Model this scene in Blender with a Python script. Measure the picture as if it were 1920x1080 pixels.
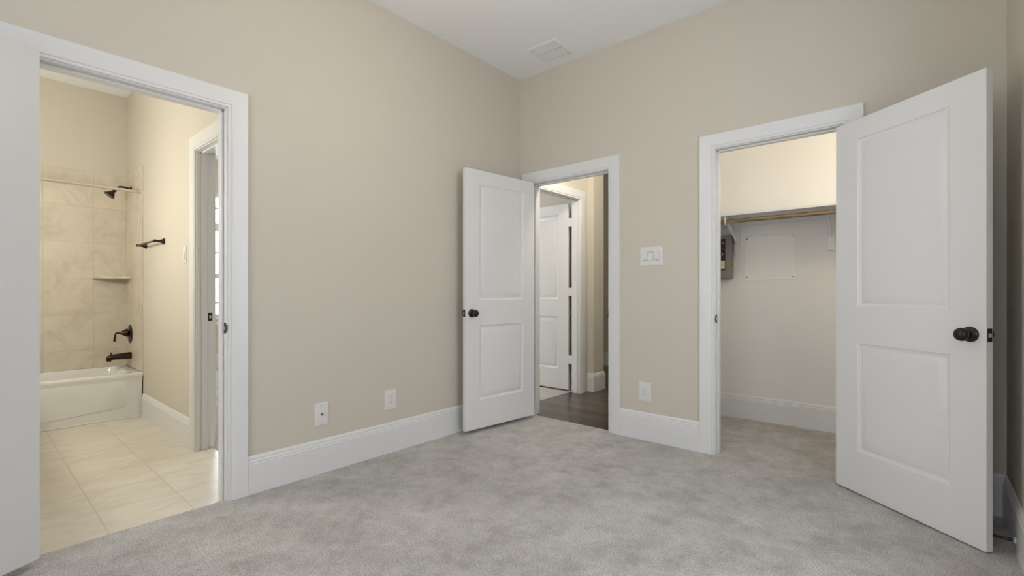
import bpy, bmesh, math, random
from mathutils import Vector, Matrix
PI = math.pi
random.seed(7)
S = bpy.context.scene
C = S.collection
for o in list(bpy.data.objects):
    bpy.data.objects.remove(o, do_unlink=True)

# ------------------------------------------------------------------ camera
cam_d = bpy.data.cameras.new('camera')
cam = bpy.data.objects.new('camera', cam_d)
C.objects.link(cam)
cam_d.sensor_width = 36.0
cam_d.lens = 36.0 * 888.03 / 1920.0
cam_d.shift_y = 9.73 / 1920.0
cam_d.clip_start = 0.02
cam.location = (2.7799, -3.3456, 1.10)
cam.rotation_euler = (PI / 2, 0, math.radians(40.6685))
S.camera = cam

# ------------------------------------------------------------------ light
S.view_settings.view_transform = 'Standard'
S.view_settings.look = 'None'
S.view_settings.gamma = 1.0
S.view_settings.use_curve_mapping = False
S.view_settings.exposure = 0.10

w = bpy.data.worlds.new('daylight')
S.world = w
w.use_nodes = True
bg = w.node_tree.nodes['Background']
bg.inputs['Color'].default_value = (0.905, 0.92, 1.0, 1)
bg.inputs['Strength'].default_value = 7.1

def lamp(name, loc, watts, col, radius=0.12):
    d = bpy.data.lights.new(name, 'POINT')
    d.energy = watts; d.color = col; d.shadow_soft_size = radius
    o = bpy.data.objects.new(name, d); C.objects.link(o); o.location = loc
    return o

def portal(name, loc, rot, sx, sy):
    d = bpy.data.lights.new(name, 'AREA')
    d.shape = 'RECTANGLE'; d.size = sx; d.size_y = sy
    d.cycles.is_portal = True
    o = bpy.data.objects.new(name, d); C.objects.link(o)
    o.location = loc; o.rotation_euler = rot
    return o

lamp('bedroom_ceiling_lamp_light', (1.1, -1.9, 2.3), 8.5, (1.0, 0.84, 0.60), 0.16)
lamp('bathroom_vanity_light', (-1.55, -3.70, 1.78), 46, (1.0, 0.985, 0.90), 0.12)
lamp('closet_ceiling_light', (2.1, 0.22, 2.5), 3.2, (1.0, 0.97, 0.84), 0.10)
lamp('closet_side_fill', (2.90, 0.30, 2.20), 12, (1.0, 0.88, 0.72), 0.10)  # added fill out of view, brightens the closet wall below the shelf
lamp('hall_ceiling_light', (0.75, 0.40, 2.55), 24, (1.0, 0.95, 0.86), 0.10)
lamp('second_bedroom_fill', (-2.0, -0.35, 2.80), 40, (0.98, 1.0, 1.0), 0.14)  # added fill, no lamp known here, brightens the hall door leaf
# daylight: the sky enters through the windows; portals only steer its sampling
portal('bedroom_window_portal', (1.55, -5.66, 1.55), (PI / 2, 0, PI), 0.9, 1.8)
portal('bedroom_window_portal', (2.55, -5.66, 1.55), (PI / 2, 0, PI), 0.9, 1.8)
portal('bedroom_side_window_portal', (3.167, -1.65, 1.55), (PI / 2, 0, PI / 2), 0.8, 1.8)
portal('second_bedroom_portal', (-5.12, -0.9, 1.65), (PI / 2, 0, -PI / 2), 1.6, 1.8)

# ------------------------------------------------------------------ materials
def mat(name, col, rough=0.5, spec=0.5, metal=0.0, coat=0.0):
    m = bpy.data.materials.new(name); m.use_nodes = True
    b = m.node_tree.nodes['Principled BSDF']
    b.inputs['Base Color'].default_value = (*col, 1)
    b.inputs['Roughness'].default_value = rough
    b.inputs['Specular IOR Level'].default_value = spec
    b.inputs['Metallic'].default_value = metal
    b.inputs['Coat Weight'].default_value = coat
    return m

def N(m, t, **kw):
    n = m.node_tree.nodes.new(t)
    for k, v in kw.items():
        if k in n.inputs.keys() and not hasattr(n, k): n.inputs[k].default_value = v
        else: setattr(n, k, v)
    return n
def L(m, a, ao, b, bi):
    m.node_tree.links.new(a.outputs[ao], b.inputs[bi])
def P(m): return m.node_tree.nodes['Principled BSDF']

def noise_bump(m, scale, strength, dist=0.002, detail=4, mapping=None):
    tc = N(m, 'ShaderNodeTexCoord')
    n = N(m, 'ShaderNodeTexNoise'); n.inputs['Scale'].default_value = scale; n.inputs['Detail'].default_value = detail
    b = N(m, 'ShaderNodeBump'); b.inputs['Strength'].default_value = strength; b.inputs['Distance'].default_value = dist
    L(m, tc, 'Object', n, 'Vector'); L(m, n, 'Fac', b, 'Height'); L(m, b, 'Normal', P(m), 'Normal')
    return m

def ramp(m, stops):
    r = N(m, 'ShaderNodeValToRGB'); e = r.color_ramp.elements
    while len(e) < len(stops): e.new(0.5)
    for i, (p, c) in enumerate(stops): e[i].position = p; e[i].color = (*c, 1)
    return r

WALL = noise_bump(mat('beige_wall_paint', (0.635, 0.592, 0.508), 0.75, 0.3), 160, 0.22, 0.002)
CEIL = noise_bump(mat('white_ceiling_paint', (0.885, 0.89, 0.895), 0.85, 0.2), 60, 0.22, 0.003)
CLOSETW = noise_bump(mat('white_closet_paint', (0.82, 0.81, 0.785), 0.75, 0.3), 160, 0.2, 0.002)
TRIM = mat('white_trim_paint', (0.77, 0.768, 0.765), 0.32, 0.45)
DOORP = noise_bump(mat('white_door_paint', (0.77, 0.768, 0.765), 0.34, 0.45), 90, 0.04, 0.001)
PLATE = mat('white_plastic', (0.76, 0.75, 0.725), 0.30, 0.5)
GAP_SHADE = mat('painted_gap_shade', (0.46, 0.45, 0.43), 0.6)  # grey tone paints shade into the rocker gaps
SLOT = mat('dark_slot', (0.06, 0.055, 0.05), 0.6)
BRONZE = mat('oil_rubbed_bronze', (0.040, 0.024, 0.018), 0.30, 0.6, 0.75)
BLACKM = mat('blackened_bronze', (0.014, 0.012, 0.012), 0.33, 0.55, 0.3)
STEEL = mat('satin_steel', (0.62, 0.60, 0.57), 0.28, 0.5, 1.0)
CHROME = mat('brushed_nickel', (0.78, 0.75, 0.70), 0.22, 0.5, 1.0)
RUBBER = mat('white_rubber', (0.78, 0.78, 0.76), 0.6)
TUB = mat('white_acrylic', (0.80, 0.79, 0.755), 0.12, 0.5, 0, 0.3)
PANELG = mat('grey_enamel_steel', (0.255, 0.235, 0.205), 0.45, 0.4)
LABEL = None
SCREW = mat('screw_metal', (0.30, 0.28, 0.26), 0.4, 0.5, 0.8)
VENTM = mat('white_enamel', (0.86, 0.86, 0.85), 0.4)
DARKB = mat('painted_duct_shade', (0.05, 0.05, 0.05), 0.8)  # dark tone paints the shade inside the vent duct
GROUTM = mat('caulk', (0.82, 0.80, 0.75), 0.5)

def carpet():
    m = mat('grey_beige_carpet', (0.5, 0.46, 0.42), 0.95, 0.05)
    tc = N(m, 'ShaderNodeTexCoord')
    n1 = N(m, 'ShaderNodeTexNoise'); n1.inputs['Scale'].default_value = 3.4; n1.inputs['Detail'].default_value = 5; n1.inputs['Roughness'].default_value = 0.62
    n2 = N(m, 'ShaderNodeTexNoise'); n2.inputs['Scale'].default_value = 150; n2.inputs['Detail'].default_value = 3; n2.inputs['Roughness'].default_value = 0.7
    n3 = N(m, 'ShaderNodeTexVoronoi'); n3.inputs['Scale'].default_value = 210
    for n in (n1, n2, n3): L(m, tc, 'Object', n, 'Vector')
    n4 = N(m, 'ShaderNodeTexNoise'); n4.inputs['Scale'].default_value = 10.0; n4.inputs['Detail'].default_value = 6; n4.inputs['Roughness'].default_value = 0.7; n4.inputs['Distortion'].default_value = 0.4
    L(m, tc, 'Object', n4, 'Vector')
    av = N(m, 'ShaderNodeMix', data_type='FLOAT'); av.inputs[0].default_value = 0.52
    L(m, n1, 'Fac', av, 2); L(m, n4, 'Fac', av, 3)
    r1 = ramp(m, [(0.39, (0.535, 0.500, 0.468)), (0.465, (0.625, 0.592, 0.562)), (0.53, (0.70, 0.665, 0.635)), (0.61, (0.785, 0.745, 0.71))])
    r2 = ramp(m, [(0.34, (0.62, 0.61, 0.60)), (0.5, (1.0, 1.0, 1.0)), (0.66, (1.26, 1.26, 1.25))])
    L(m, av, 0, r1, 'Fac'); L(m, n2, 'Fac', r2, 'Fac')
    mx = N(m, 'ShaderNodeMix', data_type='RGBA', blend_type='MULTIPLY'); mx.inputs[0].default_value = 1.0
    L(m, r1, 'Color', mx, 6); L(m, r2, 'Color', mx, 7); L(m, mx, 2, P(m), 'Base Color')
    ad = N(m, 'ShaderNodeMath', operation='ADD'); L(m, n2, 'Fac', ad, 0); L(m, n3, 'Distance', ad, 1)
    b = N(m, 'ShaderNodeBump'); b.inputs['Strength'].default_value = 0.9; b.inputs['Distance'].default_value = 0.008
    L(m, ad, 0, b, 'Height'); L(m, b, 'Normal', P(m), 'Normal')
    P(m).inputs['Sheen Weight'].default_value = 0.25
    P(m).inputs['Sheen Roughness'].default_value = 0.6
    return m
CARPET = carpet()

def tile(name, ax, org, size, c1, c2, grout, rough, stretch=(1, 1, 1), mortar=0.0035, nscale=5.0):
    """square tile laid in a grid; ax = object axes used as (u, v), org = a grout crossing"""
    m = mat(name, c1, rough, 0.5)
    tc = N(m, 'ShaderNodeTexCoord')
    sx = N(m, 'ShaderNodeSeparateXYZ'); L(m, tc, 'Object', sx, 'Vector')
    cx = N(m, 'ShaderNodeCombineXYZ')
    for i, a in enumerate(ax):
        s = N(m, 'ShaderNodeMath', operation='SUBTRACT'); s.inputs[1].default_value = org[i]
        L(m, sx, 'XYZ'.index(a), s, 0)
        L(m, s, 0, cx, i)
    br = N(m, 'ShaderNodeTexBrick'); br.offset = 0.0; br.squash = 1.0
    br.inputs['Scale'].default_value = 1.0
    br.inputs['Brick Width'].default_value = size[0]; br.inputs['Row Height'].default_value = size[1]
    br.inputs['Mortar Size'].default_value = mortar; br.inputs['Mortar Smooth'].default_value = 0.3
    br.inputs['Bias'].default_value = 0.0
    br.inputs['Color1'].default_value = (0.965, 0.965, 0.965, 1); br.inputs['Color2'].default_value = (1.02, 1.02, 1.02, 1)
    br.inputs['Mortar'].default_value = (1, 1, 1, 1)
    L(m, cx, 0, br, 'Vector')
    mp = N(m, 'ShaderNodeMapping'); mp.inputs['Scale'].default_value = stretch
    L(m, tc, 'Object', mp, 'Vector')
    n = N(m, 'ShaderNodeTexNoise'); n.inputs['Scale'].default_value = nscale; n.inputs['Detail'].default_value = 8; n.inputs['Roughness'].default_value = 0.68
    n.inputs['Distortion'].default_value = 0.7
    L(m, mp, 'Vector', n, 'Vector')
    r = ramp(m, [(0.34, c2), (0.52, c1), (0.7, tuple(min(1, v * 1.07) for v in c1))])
    L(m, n, 'Fac', r, 'Fac')
    mx = N(m, 'ShaderNodeMix', data_type='RGBA', blend_type='MULTIPLY'); mx.inputs[0].default_value = 1.0
    L(m, r, 'Color', mx, 6); L(m, br, 'Color', mx, 7)
    mg = N(m, 'ShaderNodeMix', data_type='RGBA'); L(m, br, 'Fac', mg, 0); L(m, mx, 2, mg, 6)
    mg.inputs[7].default_value = (*grout, 1)
    L(m, mg, 2, P(m), 'Base Color')
    b = N(m, 'ShaderNodeBump'); b.inputs['Strength'].default_value = 0.6; b.inputs['Distance'].default_value = 0.002; b.invert = True
    L(m, br, 'Fac', b, 'Height'); L(m, b, 'Normal', P(m), 'Normal')
    return m
TILEB = tile('wall_tile_facing_room', 'YZ', (-2.515, 0.560), (0.347, 0.341), (0.665, 0.605, 0.50), (0.565, 0.505, 0.405), (0.575, 0.52, 0.425), 0.38)
TILES = tile('wall_tile_side', 'XZ', (-2.625, 0.560), (0.347, 0.341), (0.665, 0.605, 0.50), (0.565, 0.505, 0.405), (0.575, 0.52, 0.425), 0.38)
TILEF = tile('floor_tile', 'XY', (-0.045, -2.90), (0.337, 0.339), (0.72, 0.665, 0.565), (0.63, 0.575, 0.475), (0.60, 0.545, 0.45), 0.30, (3.0, 1.0, 1.0), 0.0035, 4.5)

def hardwood():
    m = mat('dark_hardwood', (0.05, 0.035, 0.026), 0.28, 0.5)
    tc = N(m, 'ShaderNodeTexCoord')
    br = N(m, 'ShaderNodeTexBrick'); br.offset = 0.37
    br.inputs['Scale'].default_value = 1.0; br.inputs['Brick Width'].default_value = 0.95; br.inputs['Row Height'].default_value = 0.127
    br.inputs['Mortar Size'].default_value = 0.0012
    br.inputs['Color1'].default_value = (0.048, 0.035, 0.027, 1); br.inputs['Color2'].default_value = (0.125, 0.094, 0.072, 1)
    br.inputs['Mortar'].default_value = (0.012, 0.009, 0.007, 1)
    L(m, tc, 'Object', br, 'Vector')
    mp = N(m, 'ShaderNodeMapping'); mp.inputs['Scale'].default_value = (2, 22, 2); L(m, tc, 'Object', mp, 'Vector')
    n = N(m, 'ShaderNodeTexNoise'); n.inputs['Scale'].default_value = 3; n.inputs['Detail'].default_value = 6; L(m, mp, 'Vector', n, 'Vector')
    r = ramp(m, [(0.3, (0.75, 0.72, 0.70)), (0.7, (1.2, 1.2, 1.2))]); L(m, n, 'Fac', r, 'Fac')
    mx = N(m, 'ShaderNodeMix', data_type='RGBA', blend_type='MULTIPLY'); mx.inputs[0].default_value = 1
    L(m, br, 'Color', mx, 6); L(m, r, 'Color', mx, 7); L(m, mx, 2, P(m), 'Base Color')
    b = N(m, 'ShaderNodeBump'); b.inputs['Strength'].default_value = 0.15; b.inputs['Distance'].default_value = 0.001
    L(m, n, 'Fac', b, 'Height'); L(m, b, 'Normal', P(m), 'Normal')
    return m
HARDWOOD = hardwood()

def rodwood():
    m = mat('pine_rod', (0.33, 0.23, 0.12), 0.45, 0.4)
    tc = N(m, 'ShaderNodeTexCoord')
    mp = N(m, 'ShaderNodeMapping'); mp.inputs['Scale'].default_value = (2.2, 26, 26); L(m, tc, 'Object', mp, 'Vector')
    n = N(m, 'ShaderNodeTexNoise'); n.inputs['Scale'].default_value = 2.2; n.inputs['Detail'].default_value = 6; n.inputs['Distortion'].default_value = 0.6
    L(m, mp, 'Vector', n, 'Vector')
    r = ramp(m, [(0.3, (0.12, 0.080, 0.040)), (0.5, (0.25, 0.185, 0.105)), (0.72, (0.38, 0.30, 0.19))])
    L(m, n, 'Fac', r, 'Fac'); L(m, r, 'Color', P(m), 'Base Color')
    return m
PINE = rodwood()

# ------------------------------------------------------------------ mesh helpers
class MB:
    def __init__(s): s.b = bmesh.new()
    def box(s, x0, x1, y0, y1, z0, z1, bev=0.0, seg=2):
        ret = bmesh.ops.create_cube(s.b, size=1.0)
        v = ret['verts']
        for p in v:
            p.co = Vector((x0 + (p.co.x + .5) * (x1 - x0), y0 + (p.co.y + .5) * (y1 - y0), z0 + (p.co.z + .5) * (z1 - z0)))
        if bev:
            es = list({e for p in v for e in p.link_edges})
            bmesh.ops.bevel(s.b, geom=es, offset=bev, segments=seg, affect='EDGES', profile=0.5)
        return s
    def quad(s, pts):
        s.b.faces.new([s.b.verts.new(p) for p in pts]); return s
    def loft(s, rings, closed=True, cap0=False, cap1=False):
        vr = [[s.b.verts.new(p) for p in r] for r in rings]
        n = len(vr[0])
        for a, c in zip(vr, vr[1:]):
            for i in range(n if closed else n - 1):
                j = (i + 1) % n
                s.b.faces.new((a[i], a[j], c[j], c[i]))
        if cap0: s.b.faces.new(list(reversed(vr[0])))
        if cap1: s.b.faces.new(vr[-1])
        return s
    def lathe(s, prof, org=(0, 0, 0), axis=(0, 0, 1), n=28, cap0=True, cap1=True):
        """prof: (distance along axis, radius)"""
        ax = Vector(axis).normalized()
        u = ax.orthogonal().normalized(); v = ax.cross(u)
        rings = []
        for h, r in prof:
            c = Vector(org) + ax * h
            rings.append([c + (u * math.cos(2 * PI * k / n) + v * math.sin(2 * PI * k / n)) * max(r, 1e-5) for k in range(n)])
        return s.loft(rings, True, cap0, cap1)
    def tube(s, pts, rad, n=14):
        pts = [Vector(p) for p in pts]
        rr = rad if isinstance(rad, (list, tuple)) else [rad] * len(pts)
        rings = []; prev = None
        for i, p in enumerate(pts):
            t = (pts[min(i + 1, len(pts) - 1)] - pts[max(i - 1, 0)]).normalized()
            if prev is None: u = t.orthogonal().normalized()
            else:
                u = prev - t * prev.dot(t); u.normalize()
            prev = u; v = t.cross(u)
            rings.append([p + (u * math.cos(2 * PI * k / n) + v * math.sin(2 * PI * k / n)) * rr[i] for k in range(n)])
        return s.loft(rings, True, True, True)
    def sweep(s, prof, paths, cap=True):
        """paths: one point list per profile point (mitred sweeps)"""
        n = len(paths[0])
        rings = [[Vector(paths[k][i]) for k in range(len(prof))] for i in range(n)]
        return s.loft(rings, True, cap, cap)
    def build(s, name, m, parent=None, smooth=35):
        bmesh.ops.recalc_face_normals(s.b, faces=s.b.faces[:])
        me = bpy.data.meshes.new(name); s.b.to_mesh(me); s.b.free()
        me.materials.append(m)
        if smooth:
            for p in me.polygons: p.use_smooth = True
            me.set_sharp_from_angle(angle=math.radians(smooth))
        o = bpy.data.objects.new(name, me); C.objects.link(o)
        if parent: o.parent = parent
        return o

def empty(name, loc, rz=0.0):
    o = bpy.data.objects.new(name, None); C.objects.link(o)
    o.location = loc; o.rotation_euler = (0, 0, rz); o.empty_display_size = 0.1
    return o
def tag(o, label=None, cat=None, group=None, kind=None):
    if label: o['label'] = label
    if cat: o['category'] = cat
    if group: o['group'] = group
    if kind: o['kind'] = kind
    return o
def struct(o, label, cat): return tag(o, label, cat, None, 'structure')

def smooth_curve(pts, n=8):
    """Catmull-Rom through pts"""
    P_ = [Vector(p) for p in pts]; out = []
    for i in range(len(P_) - 1):
        a, b, c, d = P_[max(i - 1, 0)], P_[i], P_[i + 1], P_[min(i + 2, len(P_) - 1)]
        for k in range(n):
            t = k / n
            out.append(0.5 * ((2 * b) + (c - a) * t + (2 * a - 5 * b + 4 * c - d) * t * t + (3 * b - a - 3 * c + d) * t ** 3))
    out.append(P_[-1]); return out

# ------------------------------------------------------------------ dimensions
H = 3.054                     # ceiling
RW = 3.107                    # right wall
REAR = -5.60
TW = 0.12                     # left wall thickness
TB = 0.115                    # back wall thickness
JT = 0.018                    # jamb board
BY0, BY1, DH = -3.165, -2.430, 2.078          # bathroom doorway (along y)
EX0, EX1 = 0.142, 0.912                       # entry doorway (along x)
CX0, CX1 = 1.730, 2.441                       # closet doorway (along x)
YB, XB, ZF = -2.265, -3.237, -0.012           # bathroom: right wall, back wall, tile floor level
DX0, DX1, DH2 = -1.075, -0.345, 2.10          # doorway in the bathroom's right wall (along x)
HX, HT = -0.05, 0.096                          # hall left wall face and thickness
HY0, HY1, HDH = 0.312, 1.076, 2.122           # doorway in the hall's left wall
CY = 1.141                                    # closet back wall
WA = -5.06                                    # far wall of second bedroom

# ------------------------------------------------------------------ room shell
def wall_x(name, x0, x1, ya, yb, openings, m, z0=-0.02, z1=H):
    """wall with faces at x0/x1, running along y; openings (y0, y1, zlo, zhi)"""
    b = MB(); y = ya
    for (a, c, lo, hi) in sorted(openings):
        if a > y: b.box(x0, x1, y, a, z0, z1)
        if lo > z0: b.box(x0, x1, a, c, z0, lo)
        b.box(x0, x1, a, c, hi, z1); y = c
    if yb > y: b.box(x0, x1, y, yb, z0, z1)
    return b.build(name, m, smooth=0)
def wall_y(name, y0, y1, xa, xb, openings, m, z0=-0.02, z1=H):
    b = MB(); x = xa
    for (a, c, lo, hi) in sorted(openings):
        if a > x: b.box(x, a, y0, y1, z0, z1)
        if lo > z0: b.box(a, c, y0, y1, z0, lo)
        b.box(a, c, y0, y1, hi, z1); x = c
    if xb > x: b.box(x, xb, y0, y1, z0, z1)
    return b.build(name, m, smooth=0)

b = MB()
b.box(-0.022, RW + 0.1, REAR - 0.1, 0.040, -0.06, 0.0)
b.box(1.30, RW + 0.1, 0.040, CY + 0.05, -0.06, 0.0)
struct(b.build('floor', CARPET, smooth=0), 'grey beige carpet covering the bedroom and the closet', 'floor')
b = MB(); b.box(XB - 0.1, -0.022, -4.0, YB + 0.1, -0.06, ZF)
struct(b.build('floor_bathroom', TILEF, smooth=0), 'cream square floor tiles in the bathroom', 'floor')
b = MB(); b.box(HX - 0.115, 1.26, 0.040, 3.25, -0.06, -0.003); b.box(-3.2, HX - 0.115, 1.42, 3.25, -0.06, -0.003)
struct(b.build('floor_hall', HARDWOOD, smooth=0), 'dark brown hardwood planks in the hall beyond the entry door', 'floor')
b = MB(); b.box(WA - 0.1, HX - 0.115, YB + 0.11, 1.42, -0.06, -0.001)
struct(b.build('floor_second_bedroom', CARPET, smooth=0), 'pale carpet of the room behind the hall door', 'floor')

b = MB(); b.box(0, RW, REAR, 0, H, H + 0.08)
struct(b.build('ceiling', CEIL, smooth=0), 'flat white bedroom ceiling around the vent', 'ceiling')
b = MB(); b.box(XB - 0.05, -TW, -4.0, YB, H, H + 0.08)
struct(b.build('ceiling_bathroom', CEIL, smooth=0), 'ceiling over the bathtub', 'ceiling')
b = MB(); b.box(WA - 0.05, HX, YB + 0.12, 1.42, H, H + 0.08)
struct(b.build('ceiling_second_bedroom', CEIL, smooth=0), 'shaded ceiling of the room seen through the bathroom', 'ceiling')
b = MB(); b.box(HX, 1.24, TB, 3.07, H, H + 0.08); b.box(-3.2, HX, 1.42, 3.07, H, H + 0.08)
struct(b.build('ceiling_hall', CEIL, smooth=0), 'ceiling of the hall', 'ceiling')
b = MB(); b.box(1.36, RW, TB, CY, H, H + 0.08)
struct(b.build('ceiling_closet', CEIL, smooth=0), 'ceiling of the closet', 'ceiling')

struct(wall_x('wall_left', -TW, 0, REAR, 0.0, [(BY0 - JT, BY1 + JT, -0.02, DH + JT)], WALL),
       'beige left wall of the bedroom with the bathroom doorway', 'wall')
struct(wall_y('wall_back', 0, TB, -TW, RW + 0.12, [(EX0 - JT, EX1 + JT, -0.02, DH + JT), (CX0 - JT, CX1 + JT, -0.02, DH + JT)], WALL),
       'beige back wall of the bedroom with entry and closet doorways', 'wall')
struct(wall_x('wall_right', RW, RW + 0.12, REAR, 0.0, [(-2.05, -1.25, 0.65, 2.45)], WALL), 'beige right wall in shade behind the open closet door', 'wall')
struct(wall_y('wall_rear', REAR - 0.12, REAR, -TW, RW + 0.12, [(1.10, 2.00, 0.65, 2.45), (2.10, 3.00, 0.65, 2.45)], WALL),
       'beige wall behind the camera with two windows', 'wall')
# bathroom
struct(wall_x('wall_bathroom_back', XB - 0.12, XB, -4.0, YB + 0.12, [], WALL), 'beige bathroom wall above the tub tiles', 'wall')
struct(wall_y('wall_bathroom_right', YB, YB + 0.11, XB, -TW, [(DX0 - JT, DX1 + JT, -0.02, DH2 + JT)], WALL),
       'beige bathroom wall carrying the towel bar', 'wall')
b = MB(); b.box(XB, -TW, -3.95, -3.83, -0.02, H)
b.box(-2.40, -0.30, -3.83, -3.284, -0.02, 0.84)  # unseen vanity stand-in, front edge placed to shade the tile floor
struct(b.build('wall_bathroom_left', WALL, smooth=0), 'bathroom wall with unseen vanity counter block that shades the floor', 'wall')
# second bedroom
struct(wall_x('wall_second_bedroom_far', WA - 0.12, WA, YB, 1.42, [(-1.70, -0.10, 0.74, 2.56)], WALL), 'far wall of the next room with its window', 'wall')
b = MB(); b.box(WA, -TW - 0.0, YB + 0.0, YB + 0.11, -0.02, H) if False else None
b = MB(); b.box(WA, XB, YB - 0.0, YB + 0.11, -0.02, H)
struct(b.build('wall_second_bedroom_near', WALL, smooth=0), 'near wall of the next room beyond the bathroom', 'wall')
b = MB(); b.box(WA, HX - HT, 1.215, 1.42, -0.02, H)
struct(b.build('wall_second_bedroom_side', WALL, smooth=0), 'beige wall behind the open hall door', 'wall')
# hall
b = MB()
def hb(y0, y1, z0, z1, x1=HX): b.box(HX - HT, x1, y0, y1, z0, z1)
hb(TB, HY0 - JT, -0.02, H); hb(HY1 + JT, 1.263, -0.02, H); hb(HY0 - JT, HY1 + JT, HDH + JT, H)
b.box(HX - HT, 0.020, 1.263, 1.487, -0.02, H)
struct(b.build('wall_hall_left', WALL, smooth=0), 'beige hall wall with a white doorway and a projecting pier', 'wall')
b = MB(); b.box(-3.2, 1.24, 3.07, 3.19, -0.02, H)
struct(b.build('wall_hall_far', WALL, smooth=0), 'beige wall at the far end of the hall', 'wall')
b = MB(); b.box(1.24, 1.36, TB, 3.19, -0.02, H)
struct(b.build('wall_hall_right', WALL, smooth=0), 'wall between the hall and the closet', 'wall')
b = MB(); b.box(-3.3, -3.2, 1.42, 3.19, -0.02, H)
struct(b.build('wall_hall_end', WALL, smooth=0), 'wall closing the far left of the hall', 'wall')
# closet
b = MB(); b.box(1.36, RW + 0.12, CY, CY + 0.1, -0.02, H)
struct(b.build('wall_closet_back', CLOSETW, smooth=0), 'off white back wall of the closet', 'wall')
b = MB(); b.box(RW, RW + 0.12, TB, CY, -0.02, H); b.box(1.3601, 1.366, TB, CY, 0, H)
struct(b.build('wall_closet_sides', CLOSETW, smooth=0), 'off white side walls of the closet', 'wall')

# ------------------------------------------------------------------ baseboards
BASE = [(0, 0), (0.016, 0), (0.016, 0.164), (0.0125, 0.168), (0.0145, 0.174), (0.0125, 0.181), (0.0085, 0.185), (0.0105, 0.191),
        (0.0085, 0.198), (0.004, 0.204), (0.0025, 0.207), (0, 0.207)]
def baseboard(name, segs, label, z=0.0):
    """segs: (p0, p1, n) - run along the wall foot, n = direction into the room"""
    b = MB()
    for p0, p1, n in segs:
        r = [[(p[0] + n[0] * t, p[1] + n[1] * t, z + h) for t, h in BASE] for p in (p0, p1)]
        b.loft(r, True, True, True)
    return struct(b.build(name, TRIM, smooth=25), label, 'baseboard')
CW = 0.103        # casing reach beyond the jamb face
baseboard('baseboard_left', [((0, BY1 + CW), (0, 0), (1, 0)), ((0, REAR), (0, BY0 - CW), (1, 0))], 'tall white baseboard under the two outlets on the left wall')
baseboard('baseboard_back', [((EX1 + CW, 0), (CX0 - CW, 0), (0, -1)), ((CX1 + CW, 0), (RW, 0), (0, -1))], 'white baseboard between entry and closet doorways')
baseboard('baseboard_right', [((RW, REAR), (RW, 0), (-1, 0))], 'white baseboard on the shaded right wall')
baseboard('baseboard_rear', [((0, REAR), (RW, REAR), (0, 1))], 'white baseboard behind the camera')
baseboard('baseboard_closet', [((1.366, CY), (RW, CY), (0, -1)), ((1.366, TB), (1.366, CY), (1, 0)), ((RW, TB), (RW, CY), (-1, 0))], 'white baseboard inside the closet')
baseboard('baseboard_bathroom', [((-2.55, YB), (DX0 - CW, YB), (0, -1))], 'white baseboard between the tub and the bathroom side doorway', ZF)
b = MB()
b.sweep(BASE, [[(HX, 1.263 - t, h - 0.003), (0.020 + t, 1.263 - t, h - 0.003), (0.020 + t, 1.487 + t, h - 0.003), (-0.17, 1.487 + t, h - 0.003)] for t, h in BASE])
struct(b.build('baseboard_hall_pier', TRIM, smooth=25), 'white baseboard wrapping the pier in the hall', 'baseboard')
baseboard('baseboard_hall_far', [((-3.2, 3.07), (1.24, 3.07), (0, -1))], 'white baseboard at the far end of the hall', -0.003)
baseboard('baseboard_second_bedroom', [((WA, YB + 0.11), (WA, 1.3), (1, 0)), ((WA, 1.215), (HX - HT, 1.215), (0, -1))], 'white baseboard in the next room')

# ------------------------------------------------------------------ doorways: casing, jambs, stops
CAS = [(0.006, 0), (0.006, 0.009), (0.008, 0.0115), (0.016, 0.0115), (0.0175, 0.008), (0.021, 0.008), (0.024, 0.0125), (0.031, 0.015),
       (0.088, 0.0175), (0.099, 0.0185), (0.1025, 0.0165), (0.1030, 0)]
def doorway(name, loc, rz, wdt, hgt, thick, label, stop_at=0.037, strike=None, back=True, z0=0.0, back_cut=None):
    """local: x along the wall from the left jamb face, -y towards the room, wall from y=0 to y=thick"""
    b = MB()
    def casing(sign, y):
        paths = []
        for o, t in CAS:
            yy = y + sign * t
            paths.append([(-o, yy, z0), (-o, yy, hgt + o), (wdt + o, yy, hgt + o), (wdt + o, yy, z0)])
        b.sweep(CAS, paths)
    casing(-1, 0.0)
    if back: casing(1, thick)
    b.box(-JT, 0, 0, thick, z0, hgt + JT, 0.0012, 1)
    b.box(wdt, wdt + JT, 0, thick, z0, hgt + JT, 0.0012, 1)
    b.box(0, wdt, 0, thick, hgt, hgt + JT)
    s0, s1 = stop_at, stop_at + 0.036
    b.box(0, 0.011, s0, s1, z0, hgt, 0.002, 1); b.box(wdt - 0.011, wdt, s0, s1, z0, hgt, 0.002, 1)
    b.box(0, wdt, s0, s1, hgt - 0.011, hgt, 0.002, 1)
    o = b.build(name, TRIM, smooth=25); o.location = loc; o.rotation_euler = (0, 0, rz)
    struct(o, label, 'door frame')
    if strike:
        side, zc, yc = strike
        x = 0 if side < 0 else wdt
        k = MB()
        d = 0.0016 * (-side)
        k.box(min(x, x + d), max(x, x + d), yc - 0.014, yc + 0.014, zc - 0.029, zc + 0.029, 0.0005, 1)
        # curved lip reaching round the jamb edge on to the casing
        if yc < thick / 2: k.box(min(x, x + d) - (0.0 if side < 0 else 0.0), max(x, x + d), yc - 0.024, yc - 0.013, zc - 0.018, zc + 0.018, 0.0005, 1)
        s = k.build('strike_plate', BLACKM, o); s['label'] = 'dark bronze strike plate'
        h = MB(); h.box(min(x, x + 2 * d), max(x, x + 2 * d), yc - 0.006, yc + 0.006, zc - 0.010, zc + 0.010)
        q = h.build('strike_hole', STEEL, s)
    return o
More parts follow.
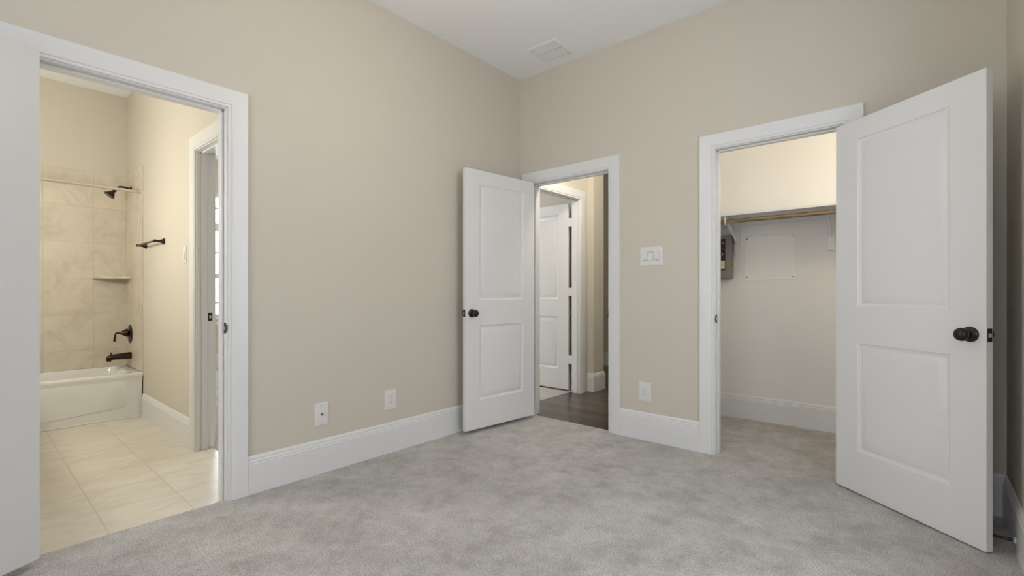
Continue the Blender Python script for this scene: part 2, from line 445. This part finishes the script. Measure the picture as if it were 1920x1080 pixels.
# bathroom doorway on the left wall: local x runs along +y, front (-y local) faces +x
doorway('trim_1', (0, BY0, 0), PI / 2, BY1 - BY0, DH, TW, 'white casing round the bathroom doorway', strike=(1, 0.915, 0.016), z0=-0.010)
doorway('trim_2', (EX0, 0, 0), 0, EX1 - EX0, DH, TB, 'white casing round the entry doorway to the hall', strike=(1, 0.925, 0.016), z0=-0.002)
doorway('trim_3', (CX0, 0, 0), 0, CX1 - CX0, DH, TB, 'white casing round the closet doorway', strike=(-1, 0.925, 0.016))
doorway('trim_4', (DX0, YB, 0), 0, DX1 - DX0, DH2, 0.11, 'white casing round the doorway in the bathroom side wall', stop_at=0.030, strike=(-1, 0.93, 0.085), z0=ZF)
doorway('trim_5', (HX, HY0, 0), PI / 2, HY1 - HY0, HDH, HT, 'white casing round the doorway off the hall', stop_at=0.020, z0=-0.003, back=False)

# ------------------------------------------------------------------ doors
RINGS = [(0.0, 0.0), (0.003, 0.0035), (0.014, 0.0085), (0.021, 0.0095), (0.026, 0.0075), (0.052, 0.0030), (0.056, 0.0030)]
def door(name, loc, rz, wdt, hgt, s, label, gap=0.0, knob=True, hinges=None, knob_z=0.915):
    """local: hinge edge at x=0; the face at y=0 looks towards -y*s; leaf lies on the +y*s side"""
    T = 0.035
    xs = (0.137, wdt - 0.140)
    zs = ((0.228, 0.818), (1.018, 1.935 * hgt / 2.045))
    b = MB()
    def face(y0, dirn):
        def q(x0, x1, z0, z1):
            b.quad([(x0, y0, z0), (x1, y0, z0), (x1, y0, z1), (x0, y0, z1)])
        e = 0.0015
        q(e, xs[0], e, hgt - e); q(xs[1], wdt - e, e, hgt - e)
        zz = [e, zs[0][0], zs[0][1], zs[1][0], zs[1][1], hgt - e]
        for a, c in ((0, 1), (2, 3), (4, 5)): q(xs[0], xs[1], zz[a], zz[c])
        for za, zb in zs:
            rings = []
            for i, d in RINGS:
                yy = y0 + dirn * d
                rings.append([(xs[0] + i, yy, za + i), (xs[1] - i, yy, za + i), (xs[1] - i, yy, zb - i), (xs[0] + i, yy, zb - i)])
            b.loft(rings, True, False, True)
    face(0.0, s); face(s * T, -s)
    e = 0.0015
    rings = [[(e, 0, e), (wdt - e, 0, e), (wdt - e, 0, hgt - e), (e, 0, hgt - e)],
             [(0, s * e, 0), (wdt, s * e, 0), (wdt, s * e, hgt), (0, s * e, hgt)],
             [(0, s * (T - e), 0), (wdt, s * (T - e), 0), (wdt, s * (T - e), hgt), (0, s * (T - e), hgt)],
             [(e, s * T, e), (wdt - e, s * T, e), (wdt - e, s * T, hgt - e), (e, s * T, hgt - e)]]
    b.loft(rings)
    o = b.build(name, DOORP, smooth=20)
    o.location = (loc[0], loc[1], gap); o.rotation_euler = (0, 0, rz)
    struct(o, label, 'door')
    kz = knob_z
    if knob:
        for yy, d in ((0.0, -s), (s * T, s)):
            ax = (0, d, 0); kx = wdt - 0.060
            k = MB()
            k.lathe([(0.012, 0.013), (0.022, 0.012), (0.028, 0.0135), (0.033, 0.021), (0.040, 0.0265), (0.048, 0.0285), (0.056, 0.0270), (0.062, 0.0215), (0.0655, 0.012), (0.0665, 0.002)],
                    (kx, yy, kz), ax, 32)
            ko = k.build('knob', BLACKM, o, 50); ko['label'] = 'black round knob'
            r = MB(); r.lathe([(0.0, 0.0335), (0.004, 0.0335), (0.007, 0.031), (0.009, 0.025), (0.012, 0.019), (0.014, 0.014)], (kx, yy, kz), ax, 36)
            r.build('rosette', BLACKM, ko, 40)
        p = MB(); p.box(wdt - 0.0005, wdt + 0.0012, s * (T / 2 - 0.0125), s * (T / 2 + 0.0125), kz - 0.0285, kz + 0.0285, 0.0005, 1)
        po = p.build('latch_plate', BLACKM, o); po['label'] = 'dark latch plate'
        l = MB()
        l.loft([[(wdt + 0.001, s * (T / 2 - .007), kz - .008), (wdt + 0.001, s * (T / 2 + .007), kz - .008), (wdt + 0.001, s * (T / 2 + .007), kz + .008), (wdt + 0.001, s * (T / 2 - .007), kz + .008)],
                [(wdt + 0.011, s * (T / 2 - .007), kz - .007), (wdt + 0.006, s * (T / 2 + .006), kz - .007), (wdt + 0.006, s * (T / 2 + .006), kz + .007), (wdt + 0.011, s * (T / 2 - .007), kz + .007)]],
               True, True, True)
        lo = l.build('latch_bolt', STEEL, po); lo['label'] = 'steel latch bolt'
    for hz in (hinges or (0.19, 1.02, 1.85)):
        h = MB()
        hs = s * (T + 0.004) if not hinges else s * 0.004
        if hinges:
            # leaf of the hinge bridging the gap to the jamb, barrel beyond
            h.box(-0.058, 0.001, min(s * 0.001, s * 0.004), max(s * 0.001, s * 0.004), hz - 0.046, hz + 0.046)
            h.lathe([(-0.047, 0.0065), (0.047, 0.0065)], (-0.004, s * (T + 0.004), hz), (0, 0, 1), 14)
        else:
            h.lathe([(-0.046, 0.0065), (0.046, 0.0065)], (-0.005, hs, hz), (0, 0, 1), 14)
            h.box(-0.0015, 0.0002, min(s * 0.004, s * T), max(s * 0.004, s * T), hz - 0.045, hz + 0.045)
        h.build('hinge', TRIM if hinges else BRONZE, o)
    return o
def ang(d): return math.atan2(d[1], d[0])
door('door_1', (0.087, -3.137), ang((0.49, -0.872)), 0.728, 2.045, -1, 'white bathroom door swung open at the left edge', 0.029)
door('door_2', (0.209, -0.0504), ang((-0.0819, -0.757)), 0.7614, 2.045, -1, 'white two panel entry door with black knob standing open by the corner', 0.029)
door('door_3', (2.4170, -0.0635), ang((0.578, -0.467)), 0.7435, 2.045, 1, 'large white two panel closet door open at right', 0.007)
door('door_4', (-0.202, 1.090), PI, 0.756, 2.090, -1, 'white two panel door with white hinges in the room off the hall', 0.016, True, (0.34, 1.098, 1.878))

# ------------------------------------------------------------------ windows
def window(name, loc, rz, w_, h_, label, layout, thick=0.12):
    """local x along wall centre 0, z from sill 0; front towards -y local; wall 0..thick behind"""
    b = MB(); hw = w_ / 2; f = 0.045
    y0, y1 = 0.055, 0.105
    b.box(-hw, -hw + f, y0, y1, 0, h_); b.box(hw - f, hw, y0, y1, 0, h_)
    b.box(-hw, hw, y0, y1, 0, f); b.box(-hw, hw, y0, y1, h_ - f, h_)
    for z, t in layout: b.box(-hw + f, hw - f, y0 + 0.008, y1 - 0.008, z - t / 2, z + t / 2)
    b.box(-0.0105, 0.0105, y0 + 0.015, y1 - 0.015, f, h_ - f)
    # drywall returns, stool and apron
    b.box(-hw - 0.05, hw + 0.05, -0.04, y0, -0.03, 0.0, 0.004, 2)
    b.box(-hw - 0.02, hw + 0.02, -0.015, 0.0, -0.11, -0.03, 0.003, 1)
    o = b.build(name, TRIM, smooth=25); o.location = loc; o.rotation_euler = (0, 0, rz)
    struct(o, label, 'window')
    g = MB(); g.box(-hw + f, hw - f, 0.079, 0.083, f, h_ - f)
    g.build('pane', GLASS, o)
    return o
GLASS = bpy.data.materials.new('window_glass'); GLASS.use_nodes = True
nt = GLASS.node_tree; nt.nodes.clear()
_o = nt.nodes.new('ShaderNodeOutputMaterial'); _m = nt.nodes.new('ShaderNodeMixShader'); _t = nt.nodes.new('ShaderNodeBsdfTransparent'); _g = nt.nodes.new('ShaderNodeBsdfGlossy')
_g.inputs['Roughness'].default_value = 0.02; _m.inputs[0].default_value = 0.06
_t.inputs['Color'].default_value = (0.96, 0.98, 0.98, 1)
nt.links.new(_t.outputs[0], _m.inputs[1]); nt.links.new(_g.outputs[0], _m.inputs[2]); nt.links.new(_m.outputs[0], _o.inputs[0])
window('window_1', (WA, -0.9, 0.74), PI / 2, 1.6, 1.82, 'bright sash window of the next room seen past the bathroom',
       [(0.22, 0.03), (0.615, 0.06), (0.96, 0.03), (1.34, 0.11), (1.62, 0.03)])
window('window_2', (1.55, REAR, 0.65), PI, 0.90, 1.80, 'window behind the camera, left one', [(0.85, 0.06)])
window('window_3', (2.55, REAR, 0.65), PI, 0.90, 1.80, 'window behind the camera, right one', [(0.85, 0.06)])

window('window_4', (RW, -1.65, 0.65), -PI / 2, 0.80, 1.80, 'side window of the bedroom, beside the camera', [(0.9, 0.06)])

# ------------------------------------------------------------------ things on the bedroom walls and ceiling
def plate_mb(w_, h_, t=0.0055):
    b = MB()
    hw, hh = w_ / 2, h_ / 2
    r = []
    for i, y in ((0, 0), (0, -t * 0.45), (0.0022, -t * 0.9), (0.005, -t)):
        r.append([(-hw + i, y, -hh + i), (hw - i, y, -hh + i), (hw - i, y, hh - i), (-hw + i, y, hh - i)])
    return b.loft(r, True, True, True)
def screw(parent, x, z, y, m=PLATE, r=0.0032):
    b = MB(); b.lathe([(0, r), (0.0012, r), (0.0018, r * 0.6)], (x, y, z), (0, -1, 0), 12)
    return b.build('screw', m, parent)

def outlet(loc, rz, label):
    t = empty('wall_outlet', loc, rz); tag(t, label, 'outlet', None)
    plate_mb(0.092, 0.140).build('cover_plate', PLATE, t, 25)
    for sgn in (1, -1):
        zc = sgn * 0.0195
        r = MB()
        pts = []
        for k in range(28):
            a = 2 * PI * k / 28
            pts.append((0.0172 * max(-1, min(1, 1.12 * math.cos(a))), 0.0145 * max(-0.86, min(0.86, 1.0 * math.sin(a))) ))
        r.loft([[(x, -0.0053, zc + z) for x, z in pts], [(x, -0.0072, zc + z) for x, z in pts], [(x * .94, -0.0077, zc + z * .94) for x, z in pts]], True, False, True)
        ro = r.build('receptacle', PLATE, t, 30)
        s = MB()
        s.box(-0.0073, -0.0053, -0.0081, -0.0070, zc - 0.0010, zc + 0.0072)
        s.box(0.0053, 0.0071, -0.0081, -0.0070, zc - 0.0002, zc + 0.0066)
        s.lathe([(0, 0.0026), (0.0011, 0.0026)], (0, -0.0070, zc - 0.0066), (0, -1, 0), 12)
        s.build('slots', SLOT, ro)
    screw(t, 0, 0, -0.0055)
    return t
outlet((1.2225, 0, 0.361), 0, 'white double outlet low on the back wall beside the closet doorway')
outlet((0, -1.404, 0.363), PI / 2, 'white double outlet on the left wall nearer the entry door')

t = empty('cable_plate', (0, -1.904, 0.359), PI / 2)
tag(t, 'white wall plate with one round cable port, low on left wall nearer the bathroom', 'cable outlet')
plate_mb(0.088, 0.138).build('cover_plate', PLATE, t, 25)
b = MB(); b.lathe([(0, 0.0078), (0.003, 0.0078), (0.003, 0.0052), (0.011, 0.0052), (0.011, 0.0030), (0.008, 0.0030)], (0, -0.005, 0), (0, -1, 0), 18)
o = b.build('cable_port', SCREW, t); o['label'] = 'grey metal port'
screw(t, 0, 0.052, -0.0055, SCREW); screw(t, 0, -0.052, -0.0055, SCREW)

t = empty('light_switch', (1.2725, 0, 1.376), 0)
tag(t, 'white triple rocker switch plate between entry and closet doorways', 'light switch')
plate_mb(0.178, 0.140).build('cover_plate', PLATE, t, 25)
for i, tilt in ((-1, 1), (0, -1), (1, 1)):
    xc = i * 0.046
    f = MB(); f.box(xc - 0.0178, xc + 0.0178, -0.0062, -0.004, -0.0345, 0.0345, 0.0012, 1)
    f.build('switch_frame', PLATE, t)
    g = MB(); g.box(xc - 0.0172, xc + 0.0172, -0.0064, -0.0055, -0.0335, 0.0335); g.build('rocker_gap_shade', GAP_SHADE, t)  # flat sheet, gap shade put into its colour
    r = MB()
    top, bot = (0.0105, 0.0060) if tilt > 0 else (0.0060, 0.0105)
    if tilt > 0: top, bot = 0.0140, 0.0056
    else: top, bot = 0.0056, 0.0140
    x0, x1 = xc - 0.0160, xc + 0.0160
    r.loft([[(x0, -0.004, -0.032), (x1, -0.004, -0.032), (x1, -0.004, 0.032), (x0, -0.004, 0.032)],
            [(x0, -bot, -0.032), (x1, -bot, -0.032), (x1, -top, 0.032), (x0, -top, 0.032)]], True, True, True)
    r.build('rocker', PLATE, t)
    screw(t, xc, 0.048, -0.0055); screw(t, xc, -0.048, -0.0055)

# ceiling vent
t = empty('ceiling_vent', (0.530, -0.243, H), 0)
tag(t, 'square white air vent with two slatted halves on the ceiling', 'vent')
b = MB()
fo, fi = 0.146, 0.118
def rect(h, z): return [(-h, -h, z), (h, -h, z), (h, h, z), (-h, h, z)]
b.loft([rect(fo, 0), rect(fo, -0.003), rect(fo - 0.010, -0.0075), rect(fi + 0.002, -0.0085), rect(fi, -0.0080), rect(fi, -0.0005)])
b.build('frame', VENTM, t, 25)
b = MB(); b.box(-fi, fi, -fi, fi, -0.0012, -0.0004); o = b.build('backing', DARKB, t); o['label'] = 'dark sheet standing for the unlit duct behind the slats'
b = MB(); b.box(-fi, fi, -0.0055, 0.0055, -0.0095, -0.001); b.build('divider', VENTM, t)
for y0, y1 in ((-fi + 0.0005, -0.0115), (0.0058, fi - 0.006)):
    b = MB(); n = 27
    for k in range(n):
        x = -fi + (k + 0.5) * 2 * fi / n
        b.loft([[(x - 0.0025, y, -0.0050), (x - 0.0016, y, -0.0057), (x + 0.0030, y, -0.0022), (x + 0.0021, y, -0.0014)] for y in (y0, y1)], True, True, True)
    b.build('louver_bank', VENTM, t, 0)

# door stops
def door_stop(loc, rz, length, label, drop=0.0, tip=BLACKM):
    t = empty('door_stop', loc, rz); tag(t, label, 'door stop')
    b = MB(); b.lathe([(0, 0.0125), (0.003, 0.0125), (0.006, 0.009), (0.008, 0.006)], (0, 0, 0), (0, -1, 0), 20)
    o = b.build('base', RUBBER if tip is RUBBER else BLACKM, t)
    b = MB(); b.tube([(0, -0.006, 0), (0, -length * 0.5, 0), (0, -length + 0.012, 0)], [0.0075, 0.0055, 0.0048], 14)
    b.build('rod', BLACKM, t)
    b = MB(); b.lathe([(0, 0.0075), (0.004, 0.010), (0.012, 0.0105), (0.014, 0.008)], (0, -length + 0.010, 0), (0, -1, 0), 18)
    b.build('tip', BLACKM, t)
    return t
o = door_stop((RW - 0.016, -0.428, 0.050), -PI / 2, 0.098, 'black rod door stop with white base on the baseboard behind the closet door', 0, RUBBER)
door_stop((0.016, -0.700, 0.055), PI / 2, 0.085, 'black door stop on the left baseboard behind the open entry door')

# ------------------------------------------------------------------ bathroom things
TF = 0.009     # tile face stands off the wall
b = MB(); b.box(XB, XB + TF, -3.83, YB, 0.36, 2.258, 0.001, 1)
struct(b.build('wall_tile_back', TILEB, smooth=0), 'beige square tiles on the long wall over the bathtub', 'tile')
b = MB(); b.box(XB, -2.572, YB - TF, YB, 0.386, 2.258, 0.003, 2)
struct(b.build('wall_tile_side', TILES, smooth=0), 'beige tiles on the tap wall of the bathtub', 'tile')

def rrect(x0, x1, y0, y1, r, z, n=6):
    pts = []
    for cx, cy, a0 in ((x1 - r, y1 - r, 0), (x0 + r, y1 - r, PI / 2), (x0 + r, y0 + r, PI), (x1 - r, y0 + r, 1.5 * PI)):
        for k in range(n + 1):
            a = a0 + k * PI / 2 / n
            pts.append((cx + r * math.cos(a), cy + r * math.sin(a), z))
    return pts
TX0, TX1, TY0, TY1, TZ = XB + TF, -2.552, -3.828, YB - 0.001, 0.385
t = empty('bathtub', ((TX0 + TX1) / 2, (TY0 + TY1) / 2, ZF))
tag(t, 'white alcove bathtub with plain apron under beige tile', 'bathtub')
ox, oy = t.location.x, t.location.y
b = MB()
def ring(i, z, r=0.012): return [(x - ox, y - oy, zz - ZF) for x, y, zz in rrect(TX0 + i * 0.6, TX1 - i, TY0 + i, TY1 - i, max(r, 0.004), z)]
def inner(fx, bx, ex, z, r): return [(x - ox, y - oy, zz - ZF) for x, y, zz in rrect(TX0 + bx, TX1 - fx, TY0 + ex, TY1 - ex, r, z)]
b.loft([ring(0.010, ZF, .004), ring(0.008, 0.30, .004), ring(0.004, 0.345, .004), ring(0.0, 0.355, .004), ring(0.0, TZ - 0.010, .004), ring(0.003, TZ - 0.003, .006), ring(0.010, TZ, .008),
        inner(0.060, 0.045, 0.075, TZ, .07), inner(0.068, 0.053, 0.083, TZ - 0.006, .08), inner(0.078, 0.062, 0.095, TZ - 0.04, .09), inner(0.10, 0.08, 0.13, 0.16, .12),
        inner(0.13, 0.11, 0.18, 0.085, .12), inner(0.19, 0.17, 0.26, 0.07, .09)], True, True, True)
b.build('tub_shell', TUB, t, 30)
b = MB()
py = lambda y: y - oy
pz = lambda z: z - ZF
fx = TX1 - 0.010 - ox
poly = [(-2.385, 0.31), (-2.385, 0.115), (-2.392, 0.098), (-2.41, 0.090), (-2.70, 0.069), (-3.046, 0.046), (-3.40, 0.069), (-3.69, 0.090), (-3.702, 0.098), (-3.71, 0.115), (-3.71, 0.31), (-3.69, 0.325), (-2.405, 0.325)]
ctr = (-3.046, 0.2)
def pr(x, k): return [(x, py(ctr[0] + (y - ctr[0]) * k), pz(ctr[1] + (z - ctr[1]) * k)) for y, z in poly]
b.loft([pr(fx - 0.004, 1.0), pr(fx + 0.0025, 1.0), pr(fx + 0.005, 0.986)], True, False, True)
b.build('apron_panel', TUB, t, 20)
b = MB(); b.lathe([(0, 0.030), (0.004, 0.030), (0.008, 0.022), (0.010, 0.008)], (-2.86 - ox, -2.372 - oy, 0.315 - ZF), (0, -1, 0.16), 22)
b.lathe([(0, 0.006), (0.03, 0.005)], (-2.86 - ox, -2.380 - oy, 0.325 - ZF), (0, -1, 0.5), 10)
o = b.build('overflow_plate', BRONZE, t); o['label'] = 'bronze overflow plate with lever'
b = MB(); b.box(TX1 - 0.012 - ox, TX1 - 0.003 - ox, TY0 - oy, TY1 - oy, 0, 0.012, 0.003, 2)
b.build('caulk_bead', GROUTM, t)

# shower rod
t = empty('shower_curtain_rod', (-2.612, YB, 2.024)); tag(t, 'straight brushed metal shower curtain rod above the tub', 'shower rod')
b = MB(); b.lathe([(0.012, 0.0125), (1.54, 0.0125)], (0, 0, 0), (0, -1, 0), 20); b.build('rod', CHROME, t)
for y, d in ((-TF * 0, -1), (-1.563, 1)):
    b = MB(); b.lathe([(0, 0.028), (0.004, 0.028), (0.010, 0.020), (0.030, 0.0165), (0.034, 0.0155)], (0, y, 0), (0, d, 0), 22); b.build('flange', CHROME, t, 30)

# shower head
t = empty('wall_shower', (-2.985, YB - TF, 2.100)); tag(t, 'dark bronze shower head on a bent arm behind the curtain rod', 'shower head')
b = MB(); b.lathe([(0, 0.031), (0.004, 0.031), (0.010, 0.022), (0.016, 0.012)], (0, 0, 0), (0, -1, 0), 24); b.build('flange', BRONZE, t)
b = MB(); arm = smooth_curve([(0, -0.004, 0), (0, -0.05, 0.012), (0, -0.095, 0.006), (0, -0.130, -0.038)], 6)
b.tube(arm, 0.0085, 14); b.build('arm', BRONZE, t)
b = MB(); ax = Vector((0.0, -0.62, -0.78))
b.lathe([(-0.006, 0.011), (0.004, 0.015), (0.012, 0.015), (0.018, 0.011), (0.026, 0.018), (0.044, 0.030), (0.064, 0.044), (0.070, 0.047), (0.073, 0.045), (0.073, 0.001)], (0, -0.121, -0.028), ax, 30)
b.build('spray_head', BRONZE, t, 40)

# valve
t = empty('shower_valve', (-3.020, YB - TF, 0.706)); tag(t, 'bronze round shower valve with curved lever handle', 'shower valve')
b = MB(); b.lathe([(0, 0.090), (0.004, 0.090), (0.008, 0.086), (0.011, 0.070), (0.014, 0.035), (0.018, 0.030)], (0, 0, 0), (0, -1, 0), 40); b.build('escutcheon', BRONZE, t)
b = MB(); b.lathe([(0.010, 0.024), (0.020, 0.024), (0.022, 0.038), (0.028, 0.040), (0.050, 0.027), (0.075, 0.013), (0.090, 0.009)], (0, 0, 0.012), (0, -1, 0), 28); b.build('hub', BRONZE, t, 40)
b = MB(); b.tube(smooth_curve([(0, -0.080, 0.012), (0, -0.098, 0.014), (0, -0.112, 0.002), (0, -0.116, -0.030), (0, -0.120, -0.066)], 6),
                 [0.009] * 10 + [0.008] * 6 + [0.0095] * 6 + [0.010] * 3, 14); b.build('lever', BRONZE, t)
# spout
t = empty('tub_spout', (-2.985, YB - TF, 0.500)); tag(t, 'bronze tub spout with diverter knob above the tub rim', 'tub spout')
b = MB()
def el(y, zc, rx, rz, n=20): return [(rx * math.cos(2 * PI * k / n), y, zc + rz * math.sin(2 * PI * k / n)) for k in range(n)]
b.loft([el(0, 0, .033, .033), el(-0.006, 0, .034, .034), el(-0.06, 0, .031, .0305), el(-0.12, -0.002, .028, .0265), el(-0.155, -0.006, .026, .0255), el(-0.172, -0.012, .022, .026), el(-0.182, -0.020, .016, .022), el(-0.186, -0.026, .006, .012)], True, True, True)
b.lathe([(0, 0.018), (0.026, 0.0165)], (0, -0.163, -0.016), (0, -0.1, -1), 18)
b.build('spout_body', BRONZE, t, 40)
b = MB(); b.lathe([(0, 0.0045), (0.018, 0.0045), (0.020, 0.010), (0.024, 0.011), (0.027, 0.008), (0.028, 0.002)], (0, -0.150, 0.014), (0, 0, 1), 16); b.build('diverter_knob', BRONZE, t)

# towel bar
t = empty('towel_bar', (-2.165, YB, 1.522)); tag(t, 'dark bronze towel bar on two flared posts on the bathroom wall', 'towel bar')
for x in (-0.285, 0.285):
    b = MB(); b.lathe([(0, 0.026), (0.003, 0.026), (0.007, 0.0235), (0.020, 0.014), (0.038, 0.0095), (0.056, 0.0095), (0.062, 0.0115), (0.068, 0.0115), (0.074, 0.0085), (0.076, 0.002)], (x, 0, 0), (0, -1, 0), 26)
    b.build('post', BRONZE, t, 40)
b = MB(); b.lathe([(-0.30, 0.004), (-0.296, 0.008), (0.296, 0.008), (0.30, 0.004)], (0, -0.064, 0.0), (1, 0, 0), 18)
b.build('bar', BRONZE, t)

# corner shelf
b = MB()
q = 0.245; n = 12
pts = [(0, 0)] + [(q * (1 - 0.0), 0)] + [(0 + q * math.cos(a) * (0.80 + 0.20 * abs(math.cos(2 * a))), -q * math.sin(a) * (0.80 + 0.20 * abs(math.cos(2 * a)))) for a in [PI / 2 * k / n for k in range(1, n)]] + [(0, -q)]
b.loft([[(x, y, -0.011) for x, y in pts], [(x, y, 0.009) for x, y in pts]], True, True, True)
o = b.build('corner_shelf', mat('shelf_ceramic', (0.62, 0.555, 0.44), 0.3)); o.location = (XB + TF, YB - TF, 1.250)
tag(o, 'beige corner shelf set in the shower tiles', 'shelf')

# bathroom switch
t = empty('light_switch', (-1.335, YB, 1.383)); tag(t, 'pale wall switch beside the bathroom side doorway', 'light switch')
plate_mb(0.078, 0.125).build('cover_plate', PLATE, t, 25)
b = MB(); b.loft([[(-0.0165, -0.004, -0.033), (0.0165, -0.004, -0.033), (0.0165, -0.004, 0.033), (-0.0165, -0.004, 0.033)],
                  [(-0.0165, -0.012, -0.033), (0.0165, -0.012, -0.033), (0.0165, -0.0065, 0.033), (-0.0165, -0.0065, 0.033)]], True, True, True)
b.build('rocker', PLATE, t)

# ------------------------------------------------------------------ closet things
SY0, SZ = 0.760, 1.735        # shelf front edge, underside
b = MB(); b.box(1.366, RW, SY0, CY, SZ, SZ + 0.019, 0.0015, 1)
o = b.build('closet_shelf', TRIM, smooth=0); tag(o, 'long white closet shelf above the hanging rod', 'shelf')
b = MB(); b.box(1.366, RW, CY - 0.019, CY, SZ - 0.045, SZ, 0.001, 1)
o = b.build('shelf_cleat', TRIM, smooth=0); tag(o, 'white strip of wood under the closet shelf at the wall', 'cleat')
RY, RZ = 0.805, 1.694
b = MB(); b.lathe([(0, 0.0165), (RW - 1.366, 0.0165)], (1.366, RY, RZ), (1, 0, 0), 24)
o = b.build('closet_rod', PINE); tag(o, 'round wooden hanging rod under the closet shelf', 'rod')

def bracket(x, label, hook=True):
    t = empty('shelf_bracket', (x, CY, 1.437)); tag(t, label, 'bracket', None)
    h = SZ - 1.437 - 0.0005; reach = 0.320 if hook else 0.215
    b = MB(); b.box(-0.0225, 0.0225, -0.0195, 0, 0, h, 0.002, 1); b.build('wall_leg', TRIM, t)
    b = MB(); b.box(-0.010, 0.010, -reach, -0.0195, h - 0.008, h, 0.001, 1); b.build('shelf_arm', TRIM, t)
    b = MB()
    b.loft([[(dx, -0.0195, 0.10), (dx, -0.0195, 0.128), (dx, -reach, h - 0.008), (dx, -reach, h - 0.036)] for dx in (-0.0075, 0.0075)], True, True, True)
    b.build('brace', TRIM, t)
    hy, hz = RY - CY, RZ - 1.437
    b = MB()
    if hook:
        b.tube([(0, hy + 0.0235 * math.cos(a), hz + 0.0235 * math.sin(a)) for a in [math.radians(v) for v in range(170, 385, 12)]], 0.0062, 10)
        b.box(-0.0065, 0.0065, hy - 0.031, hy - 0.018, hz - 0.005, h, 0.002, 1)
        b.build('rod_hook', TRIM, t)
    for z in (0.03, 0.07): 
        s = MB(); s.lathe([(0, 0.0035), (0.002, 0.002)], (0, -0.0195, z), (0, -1, 0), 10); s.build('screw', TRIM, t)
    return t
bracket(1.562, 'white shelf bracket with rod hook, left one beside the grey electrical box')
bracket(2.256, 'white shelf bracket partly hidden by the open closet door', False)

# access panel
t = empty('access_panel', (1.8155, CY, 1.4045)); tag(t, 'square white plastic access panel screwed to the closet wall', 'access panel')
b = MB(); hw, hh = 0.193, 0.194
r = []
for i, y in ((0, 0), (0, -0.0015), (0.004, -0.0035), (0.016, -0.0045), (0.018, -0.0036), (0.021, -0.0036)):
    r.append([(x, y, z) for x, z, _ in rrect(-hw + i, hw - i, -hh + i, hh - i, 0.012 if i < 0.01 else 0.006, 0)])
b.loft(r, True, True, True); b.build('cover', mat('panel_plastic', (0.84, 0.825, 0.79), 0.35), t, 30)
for x in (-0.178, 0.176):
    for z in (-0.166, 0.168): 
        screw(t, x, z, -0.0036, mat('dark_screw', (0.12, 0.11, 0.10), 0.4), 0.0055)

# electrical panel
def label_mat():
    m = mat('printed_label', (0.02, 0.013, 0.016), 0.5)
    tc = N(m, 'ShaderNodeTexCoord')
    n = N(m, 'ShaderNodeTexNoise'); n.inputs['Scale'].default_value = 45; n.inputs['Detail'].default_value = 2; L(m, tc, 'Object', n, 'Vector')
    r = ramp(m, [(0.50, (0.016, 0.010, 0.013)), (0.62, (0.05, 0.03, 0.035)), (0.75, (0.10, 0.065, 0.06))]); L(m, n, 'Fac', r, 'Fac'); L(m, r, 'Color', P(m), 'Base Color')
    return m
EX, EW = 1.371, 0.150
t = empty('electrical_panel', (1.450, CY, 1.230)); tag(t, 'grey steel electrical box with dark printed label on the closet wall', 'electrical box')
b = MB(); b.box(-0.078, 0.078, -0.058, 0, 0, 0.378, 0.002, 1); b.build('box', PANELG, t)
b = MB(); b.box(-0.081, 0.081, -0.072, -0.058, -0.004, 0.382, 0.003, 2); c = b.build('cover', PANELG, t)
b = MB(); b.box(-0.071, 0.0285, -0.0732, -0.072, 0.070, 0.352); l = b.build('printed_label', label_mat(), c); l['label'] = 'dark printed label'
PALE = mat('label_ink_pale', (0.55, 0.46, 0.42), 0.6); WARM = mat('label_ink_warm', (0.42, 0.28, 0.24), 0.6); YEL = mat('label_sticker', (0.70, 0.65, 0.47), 0.6)
tt = MB(); tt.loft([[(0.006, y, 0.312), (0.016, y, 0.312), (0.011, y, 0.332)] for y in (-0.0732, -0.0738)], True, True, True); tt.build('triangle_mark', PALE, t)
tt = MB(); tt.box(-0.055, -0.012, -0.0738, -0.0732, 0.196, 0.222); tt.build('printed_picture', WARM, t)
tt = MB(); tt.box(-0.060, -0.018, -0.0738, -0.0732, 0.245, 0.268); tt.build('printed_picture', PALE, t)
tt = MB(); tt.box(0.000, 0.010, -0.0738, -0.0732, 0.205, 0.222); tt.build('printed_mark', PALE, t)
tt = MB(); tt.box(-0.068, 0.025, -0.0740, -0.0732, 0.086, 0.158); st = tt.build('sticker', YEL, t); st['label'] = 'pale yellow sticker'
tt = MB()
for z in (0.144, 0.132, 0.120, 0.108): tt.box(-0.062, 0.014 - (z * 37 % 1) * 0.02, -0.0743, -0.0740, z - 0.0014, z + 0.0014)
tt.build('printed_lines', mat('faint_ink', (0.42, 0.39, 0.30), 0.7), st)
b = MB(); b.box(0.0808, 0.0835, -0.070, -0.060, 0.112, 0.132, 0.001, 1); o = b.build('cover_latch', SLOT, t); o['label'] = 'small dark latch'
